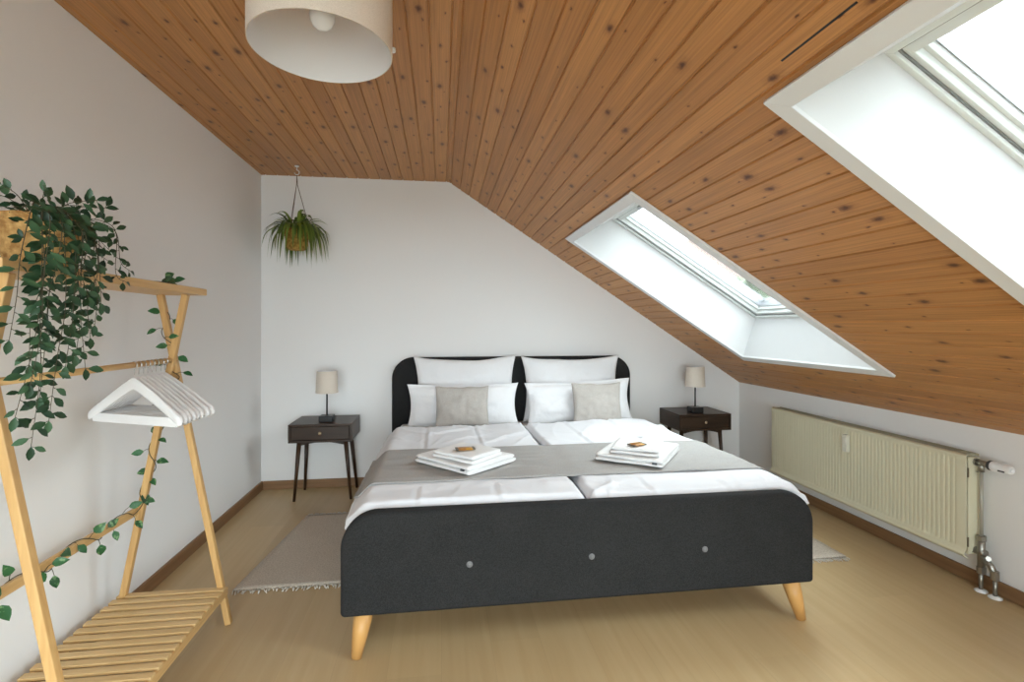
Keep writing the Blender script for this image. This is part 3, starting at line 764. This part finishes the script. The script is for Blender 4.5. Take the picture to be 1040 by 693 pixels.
m = MB(); m.lathe([(0, .335), (.035, .337), (.048, .350), (.05, .3635)], n=32); m.build('ceiling_rose', M['plastic'], pl)
m = MB()
for k in range(3):
    a = 2 * pi * k / 3 + .5; m.tube([(.018 * cos(a), .018 * sin(a), .20), (RS * cos(a) * .99, RS * sin(a) * .99, .228)], .002, 6)
m.lathe([(RS - .005, .226), (RS - .001, .226), (RS - .001, .231), (RS - .005, .231)], n=72)
m.build('spider_frame', M['steel'], pl)
m = MB(); m.lathe([(0, .012), (.006, .011), (.009, .006), (.007, 0)], (RS * .974, RS * .218, .040), 18, axis=(.976, .218, 0)); m.build('knob', M['plastic'], pl)

# ------------------------------------------------------------------ leaves
def add_leaf(m, p, d, up, L, w, curl, tv, seg=4, heart=False):
    p, d = Vector(p), Vector(d).normalized(); up = Vector(up)
    x = d.cross(up)
    if x.length < 1e-4: x = d.orthogonal()
    x.normalize(); n = x.cross(d).normalized()
    prof = [0, .72, 1.0, .72, 0] if not heart else [.25, .95, .98, .62, 0]
    vs = []
    for i in range(seg + 1):
        t = i / seg; c = p + d * L * t - n * curl * L * t * t
        k = prof[i] * w / 2
        vs += [c - x * k + n * k * .35, c, c + x * k + n * k * .35]
    fs = []
    for i in range(seg):
        a = i * 3; fs += [(a, a + 1, a + 4, a + 3), (a + 1, a + 2, a + 5, a + 4)]
    o = m.add(vs, fs, 0, True)
    for i in range(len(vs)): m.col[o + i] = tv

def catmull(pts, n=8):
    pts = [Vector(p) for p in pts]; out = []
    P = [pts[0] * 2 - pts[1]] + pts + [pts[-1] * 2 - pts[-2]]
    for i in range(1, len(P) - 2):
        for k in range(n):
            t = k / n; a, b_, c, d = P[i - 1], P[i], P[i + 1], P[i + 2]
            out.append(.5 * ((2 * b_) + (c - a) * t + (2 * a - 5 * b_ + 4 * c - d) * t * t + (3 * b_ - a - 3 * c + d) * t ** 3))
    out.append(pts[-1]); return out

# ------------------------------------------------------------------ clothes rack
YN, YFAR, CXR = 1.398, 2.262, -1.095
SX, SZ0, SZ1 = (-1.20, -1.0), 1.383, 1.411
rk = thing('clothes_rack', (CXR, (YN + YFAR) / 2, 0), 'bamboo clothes rack with top shelf and slatted base along the left wall', 'clothes rack')
def half(z): return .210 * (1 - z / 1.10)
for y in (YN, YFAR):
    for s in (1, -1):
        z1 = SZ0 - .001
        m = MB(); dy = .0125 * s
        m.bar(W(rk, CXR + s * half(0), y + dy, 0.001), W(rk, CXR + s * half(z1), y + dy, z1), .0245, .0245, up=(0, 1, 0)); m.build('leg', M['bambooz'], rk, bevel=.003)
m = MB(); m.box(W(rk, (SX[0] + SX[1]) / 2, 1.83, (SZ0 + SZ1) / 2), (.20, 1.03, SZ1 - SZ0)); m.build('top_shelf', M['bamboo'], rk, bevel=.003)
m = MB(); m.tube([W(rk, CXR, YN - .02, 1.112), W(rk, CXR, YFAR + .02, 1.112)], .0105, 16); m.build('hanging_rail', M['bamboo'], rk)
m = MB(); xb = CXR - half(.505); m.box(W(rk, xb - .012, (YN + YFAR) / 2, .505), (.014, YFAR - YN + .04, .032)); m.build('back_rail', M['bamboo'], rk, bevel=.003)
zf = .150
xs0, xs1 = CXR - half(zf) - .012, CXR + half(zf) + .012
m = MB()
for x in (xs0, xs1): m.box(W(rk, x, (YN + YFAR) / 2, zf - .014), (.018, YFAR - YN + .05, .030))
m.build('base_frame', M['bamboo'], rk, bevel=.002)
NSL = 19
for k in range(NSL):
    y = YN + .0 + (YFAR - YN - .0) * k / (NSL - 1)
    m = MB(); m.box(W(rk, (xs0 + xs1) / 2, y - .008, zf + .006), (xs1 - xs0 + .018, .030, .010)); m.build('slat', M['bamboox'], rk, bevel=.002)

# hangers
hroot = None
def make_hanger(loc, rz, label):
    r = thing('coat_hanger', loc, label, 'hanger', 'white coat hangers on the rail', rz)     # origin on the rail axis
    hl = .228
    m = MB(); N = 28
    def zc(t): return -.066 - .132 * (abs(t) ** 1.12) * (1 if abs(t) < .93 else 1)
    def arm(a, b_):
        t = a * 2 - 1; ang = b_ * 2 * pi
        hh = .023 * (1 - .2 * abs(t)); hw = .0058 + .0062 * sstep(.45, 1, abs(t))
        endk = max(.05, min(1, (1 - abs(t)) / .05)) ** .5
        return (hl * t, hw * endk * math.copysign(abs(sin(ang)) ** .7, sin(ang)), zc(t) + hh * endk * math.copysign(abs(cos(ang)) ** .7, cos(ang)))
    base_i = m.grid(lambda b_, a: arm(a, b_), 16, 48, closed_u=True)
    m.build('shoulder', M['hanger'], r)
    m = MB(); m.bar((-.205, 0, -.196), (.205, 0, -.196), .010, .034, up=(0, 0, 1)); m.build('trouser_bar', M['hanger'], r, bevel=.003)
    m = MB(); pts = [(0, 0, -.036), (0, 0, -.022)]
    for k in range(15):
        a = -pi / 2 + (1.35 * pi) * k / 14; pts.append((.0135 * cos(a), 0, .0135 * sin(a) - .0015))
    m.tube(pts, .0018, 8); m.build('hook', M['steel'], r)
    return r
NH = 8; sp = .0285; y_first = 1.995
names = ['nearest white coat hanger on the rail, frontmost of the row', 'second white coat hanger from the camera on the rail', 'third white coat hanger from the camera on the rail',
         'fourth white coat hanger from the camera on the rail', 'fifth white coat hanger from the camera on the rail', 'third white coat hanger from the far legs of the rack',
         'white coat hanger last but one before the far legs of the rack', 'white coat hanger nearest the far legs of the rack, last in the row']
h0 = make_hanger((CXR, y_first, 1.1115), R(-25), names[0])
rots = [-25, -24, -24.5, -23.5, -24, -23, -21, -19]
for k in range(1, NH): dup(h0, (CXR, y_first + sp * k + (.006 if k > 5 else 0), 1.1115), R(rots[k]), names[k])

# ------------------------------------------------------------------ trailing plant in a basket on the shelf
PX, PY, PZ = -1.100, 1.572, SZ1
pp_ = thing('trailing_plant', (PX, PY, PZ), 'trailing dark green plant in a woven basket on the rack shelf', 'plant')
m = MB(); m.lathe([(0, .001), (.070, .001), (.076, .01), (.086, .08), (.088, .140), (.084, .142), (.082, .135), (.078, .06), (0, .055)], n=40)
for k in range(9): m.lathe([(.075 + k * .0014, .012 + k * .0145), (.0805 + k * .0014, .019 + k * .0145), (.0757 + k * .0014, .026 + k * .0145)], n=40)
m.build('basket', M['basket'], pp_)
fol = MB(); stm = MB(); rnd = random.Random(21)
O = Vector((PX, PY, PZ))
def strand(pts, step, L, w, leaf_from=.0, r=.0014):
    c = catmull([Vector(p) - O for p in pts], 8); stm.tube(c, [r * (1 - .5 * i / len(c)) for i in range(len(c))], 5)
    acc = 0; side = 1; tot = sum((b_ - a).length for a, b_ in zip(c, c[1:])); run = 0
    for a, b_ in zip(c, c[1:]):
        seg = (b_ - a).length; run += seg; acc += seg
        while acc > step:
            acc -= step
            if run / tot < leaf_from: continue
            d = (b_ - a).normalized(); side = -side
            rv = Vector((rnd.uniform(-1, 1), rnd.uniform(-1, 1), rnd.uniform(-.5, .3)))
            lat = d.cross(Vector((.9, -.35, .1))).normalized() * side
            dd = (lat * rnd.uniform(.6, 1.1) + d * rnd.uniform(.2, .7) + rv * .35)
            l = L * rnd.uniform(.7, 1.2)
            q = b_ + dd.normalized() * .006
            stm.tube([b_, q], .0008, 4, cap=False)
            add_leaf(fol, q, dd, Vector((.75, -.55, .45)) + rv * .7, l, l * w * rnd.uniform(.85, 1.15), rnd.uniform(-.1, .35), rnd.random() ** 1.6)
    l = L * 1.0
    add_leaf(fol, c[-1], c[-1] - c[-2], Vector((.75, -.55, .45)), l, l * w, .1, rnd.random())
top = PZ + .145
def hang(y_rim, x_out, y_end, z_end, bow=.02):
    a = Vector((PX + .03, PY + (y_rim - PY) * .45, top - .005)); 
    strand([a, (PX + .085, y_rim * .6 + PY * .4, top + .012), (x_out, y_rim, top - .05), (x_out + .006, (y_rim * 2 + y_end) / 3 + bow * rnd.uniform(-1, 1), (top * 1.2 + z_end) / 2.2),
            (x_out + rnd.uniform(-.012, .012), (y_rim + 2 * y_end) / 3 + bow * rnd.uniform(-1, 1), (top + 2.4 * z_end) / 3.4), (x_out, y_end, z_end)], .0195, .034, .50, .14)
for a in ((1.40, -.965, 1.350, .965), (1.37, -.955, 1.291, 1.045), (1.43, -.950, 1.383, 1.02), (1.52, -.965, 1.535, 1.135), (1.49, -.955, 1.484, 1.175), (1.38, -.945, 1.320, 1.115),
          (1.56, -.96, 1.565, 1.255), (1.46, -.945, 1.431, 1.15), (1.33, -.955, 1.275, 1.22), (1.41, -.94, 1.36, 1.23), (1.50, -.945, 1.455, 1.26), (1.54, -.95, 1.53, 1.22),
          (1.585, -.965, 1.60, 1.315), (1.47, -.935, 1.50, 1.33), (1.38, -.965, 1.345, 1.16), (1.42, -.962, 1.372, 1.08)):
    hang(*a)
# sprays arching out to the right along the shelf
for ex, ey, ez in ((-1.09, 1.855, 1.50), (-1.05, 1.77, 1.46), (-1.10, 1.78, 1.555), (-1.0, 1.80, 1.43), (-.985, 1.75, 1.39)):
    my = PY + (ey - PY) * .5
    strand([(PX + rnd.uniform(-.03, .05), PY + .03, top - .01), (PX + (ex - PX) * .4, PY + .08, top + .014), (ex - .01, my + .05, max(top - .005, ez + .03)), (ex, ey - .05, ez + .025), (ex, ey, ez)], .022, .032, .50, .30)
# the mound over the rim
for k in range(60):
    a = rnd.uniform(0, 2 * pi); rr = rnd.uniform(.01, .105); z = .138 + .022 * (1 - (rr / .11) ** 2) + rnd.uniform(-.010, .012)
    p = Vector((rr * cos(a), rr * sin(a), z)); d = Vector((cos(a) * .8, sin(a) * .8, rnd.uniform(-.3, .5))); l = rnd.uniform(.024, .036)
    add_leaf(fol, p, d, Vector((rnd.uniform(-.4, .4), rnd.uniform(-.4, .4), 1)), l, l * .5, rnd.uniform(-.1, .5), rnd.random() ** 1.8 * .8)
for k in range(12):      # leaves lying against the front of the basket
    a = rnd.uniform(-2.0, 1.1); z = rnd.uniform(-.01, .13); rr = .098 + rnd.uniform(0, .02)
    p = Vector((rr * cos(a), rr * sin(a), z)); l = rnd.uniform(.024, .036)
    add_leaf(fol, p, Vector((rnd.uniform(-.4, .4) + .1, rnd.uniform(-.8, .8), rnd.uniform(-.9, .2))), Vector((cos(a), sin(a), .3)), l, l * .5, rnd.uniform(0, .3), rnd.random() ** 1.5)
for a, l_, tz in ((-2.4, .06, .05), (-1.8, .05, .06), (-.9, .07, .05), (.2, .08, .055), (.8, .1, .05), (1.3, .09, .06)):   # a few upright shoots
    strand([(PX + .03 * cos(a), PY + .03 * sin(a), top), (PX + .06 * cos(a), PY + .06 * sin(a), top + tz * .7), (PX + (.06 + l_) * cos(a) * .9, PY + (.06 + l_) * sin(a) * .9, top + tz)], .016, .036, .5, .2)
fol.build('foliage', M['ficus'], pp_); stm.build('stems', M['stem'], pp_)

# pothos garland wound round the far legs and the back rail
ga = thing('leaf_garland', (CXR, 2.0, 0), 'variegated leaf garland wound around the far legs and back rail of the rack', 'garland')
fol = MB(); stm = MB(); O = ga.location.copy(); rnd = random.Random(8)
path = [(-1.06, 2.02, SZ1 + .006), (-1.03, 2.10, SZ1 + .008), (-1.09, 2.20, SZ1 + .010), (-1.17, 2.285, SZ1 - .01), (-1.16, 2.300, 1.34)]
for k in range(9):
    z = 1.30 - k * .032; cx_ = CXR - half(z) * -1 * -1 if False else CXR + half(z)
    a = k * 1.5
    path.append((cx_ + .021 * cos(a), 2.262 + .024 * sin(a) + .004, z))
for k in range(16):
    z = 1.02 - k * .032; a = k * 1.15 + .5
    path.append((CXR - half(z) + .019 * cos(a), 2.252 + .019 * sin(a), z))
yy = 2.20
k = 0
while yy > 1.44:
    a = k * .95; path.append((xb - .011 + .013 * cos(a), yy, .505 + .021 * sin(a))); yy -= .036; k += 1
path = [Vector(p) - O for p in path]; c = catmull(path, 5)
stm.tube(c, .0017, 6)
acc = 0; side = 1; tot = 0
for a, b_ in zip(c, c[1:]):
    acc += (b_ - a).length; tot += (b_ - a).length
    if acc > .050:
        acc = 0; side = -side; d = (b_ - a).normalized()
        out = Vector((rnd.uniform(-.5, 1), rnd.uniform(-1, .6), rnd.uniform(-.5, .5)))
        if b_.z < .6: out = Vector((rnd.uniform(.2, 1), rnd.uniform(-.5, .5), side * .8 + rnd.uniform(-.5, .2)))
        elif b_.z < 1.35: out = Vector((side * 1.0 + rnd.uniform(-.3, .3), -.3 + rnd.uniform(-.4, .2), rnd.uniform(-.4, .3)))
        else: out = Vector((rnd.uniform(-.2, .8), rnd.uniform(-.4, 1), .35))
        out.normalize(); q = b_ + out * rnd.uniform(.014, .034)
        if b_.z > 1.35 and q.z < SZ1 + .008 - O.z: q.z = SZ1 + .01
        stm.tube([b_, (b_ + q) / 2 + Vector((0, 0, .004)), q], .0011, 5, cap=False)
        l = rnd.uniform(.036, .050); dd = out * .8 + Vector((rnd.uniform(-.3, .3), rnd.uniform(-.3, .3), rnd.uniform(-.6, .25)))
        add_leaf(fol, q, dd, Vector((.5, -.75, .45)) + Vector((rnd.uniform(-.4, .4), rnd.uniform(-.3, .3), rnd.uniform(-.3, .5))), l, l * rnd.uniform(.6, .72), rnd.uniform(0, .3), rnd.random(), heart=True)
fol.build('leaves', M['pothos'], ga); stm.build('stem', M['stem'], ga)

# ------------------------------------------------------------------ hanging fern in the corner
HX, HY = -1.035, 3.845
hp = thing('hanging_plant', (HX, HY, 1.80), 'spider plant in a golden pot hanging from a ceiling hook in the corner', 'plant')
m = MB(); m.lathe([(0, .005), (.058, .005), (.066, .012), (.088, .145), (.090, .15), (.083, .15), (.078, .12), (0, .118)], n=32)
for k in range(8): m.lathe([(.0660 + k * .0027, .014 + k * .016), (.0705 + k * .0027, .022 + k * .016), (.0682 + k * .0027, .030 + k * .016)], n=32)
m.build('pot', M['gpot'], hp)
m = MB()
for k in range(3):
    a = 2 * pi * k / 3 + .35; m.tube([(.088 * cos(a), .088 * sin(a), .135), (.089 * cos(a), .089 * sin(a), .155), (.004 * cos(a), .004 * sin(a), .475), (0, 0, .545)], .0022, 6)
m.build('cord', M['cord'], hp)
m = MB(); pts = [(0, 0, .614), (0, 0, .59)]
for k in range(11):
    a = pi / 2 - 1.45 * pi * k / 10; pts.append((.017 * cos(a) + 0, 0, .017 * sin(a) + .565))
m.tube(pts, .0032, 8); m.lathe([(0, .604), (.014, .606), (.016, .612)], n=20); m.build('hook', M['plastic'], hp)
fol = MB(); rnd = random.Random(4)
for k in range(105):
    a = rnd.uniform(0, 2 * pi); up_ = rnd.random()
    L = rnd.uniform(.17, .36); rise = rnd.uniform(.03, .075) if up_ < .8 else rnd.uniform(.09, .14)
    p0 = Vector((.03 * cos(a), .03 * sin(a), .13)); o_ = Vector((cos(a), sin(a), 0)); reach = rnd.uniform(.09, .22) * (1 if up_ < .8 else .8)
    drop = L - reach * .6 if up_ < .8 else .02
    ctrl = [p0, p0 + o_ * reach * .45 + Vector((0, 0, rise)), p0 + o_ * reach * .85 + Vector((0, 0, rise * .6 - drop * .25)), p0 + o_ * reach + Vector((0, 0, -drop * .85))]
    if up_ >= .8: ctrl = [p0, p0 + o_ * reach * .35 + Vector((0, 0, rise * .8)), p0 + o_ * reach * .75 + Vector((0, 0, rise)), p0 + o_ * reach * 1.1 + Vector((0, 0, rise * .75))]
    c = catmull(ctrl, 5); lat = Vector((-sin(a), cos(a), 0)); w = rnd.uniform(.009, .016); vs = []; n = len(c)
    for i, q in enumerate(c):
        t = i / (n - 1); k_ = w * min(1, .5 + t * 2) * (1 - t ** 2.5)
        vs += [q - lat * k_ + Vector((0, 0, k_ * .3)), q, q + lat * k_ + Vector((0, 0, k_ * .3))]
    fs = []
    for i in range(n - 1): a_ = i * 3; fs += [(a_, a_ + 1, a_ + 4, a_ + 3), (a_ + 1, a_ + 2, a_ + 5, a_ + 4)]
    o = fol.add(vs, fs, 0, True); tv = rnd.random()
    for i in range(len(vs)): fol.col[o + i] = tv
fol.build('leaves', M['spider'], hp)

# ------------------------------------------------------------------ light, camera
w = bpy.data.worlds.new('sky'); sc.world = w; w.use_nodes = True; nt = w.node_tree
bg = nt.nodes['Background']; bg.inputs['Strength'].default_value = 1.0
tc = nt.nodes.new('ShaderNodeTexCoord'); sp_ = nt.nodes.new('ShaderNodeSeparateXYZ'); nt.links.new(tc.outputs['Generated'], sp_.inputs[0])
rp = nt.nodes.new('ShaderNodeValToRGB'); e = rp.color_ramp.elements
e[0].position = 0; e[0].color = (.80, .87, .94, 1); e[1].position = .8; e[1].color = (.91, .965, 1.0, 1)
nt.links.new(sp_.outputs[2], rp.inputs[0])
# bright lobe added low in the sky behind the camera to fill the room
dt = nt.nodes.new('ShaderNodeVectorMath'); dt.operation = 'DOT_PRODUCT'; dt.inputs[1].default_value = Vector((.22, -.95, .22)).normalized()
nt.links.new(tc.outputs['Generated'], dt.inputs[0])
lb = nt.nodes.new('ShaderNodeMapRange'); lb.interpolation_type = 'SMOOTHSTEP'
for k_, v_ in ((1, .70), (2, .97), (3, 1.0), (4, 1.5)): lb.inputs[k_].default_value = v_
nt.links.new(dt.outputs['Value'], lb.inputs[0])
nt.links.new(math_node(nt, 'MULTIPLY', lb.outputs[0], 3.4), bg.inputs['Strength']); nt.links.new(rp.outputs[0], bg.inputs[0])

cam = bpy.data.cameras.new('camera'); co = bpy.data.objects.new('camera', cam); COL.objects.link(co); sc.camera = co
co.location = (0, 0, 1.25); co.rotation_euler = (R(90), 0, -.1383)
cam.sensor_width = 36; cam.lens = 515 / 1040 * 36; cam.shift_y = -(346.5 - 331.88) / 1040; cam.clip_start = .02

sc.view_settings.view_transform = 'Standard'; sc.view_settings.look = 'None'; sc.view_settings.gamma = 1; sc.view_settings.use_curve_mapping = False
sc.view_settings.exposure = 1.74
sc.cycles.use_denoising = True
sc.cycles.max_bounces = 12; sc.cycles.diffuse_bounces = 7; sc.cycles.transparent_max_bounces = 12
sc.cycles.sample_clamp_indirect = 8
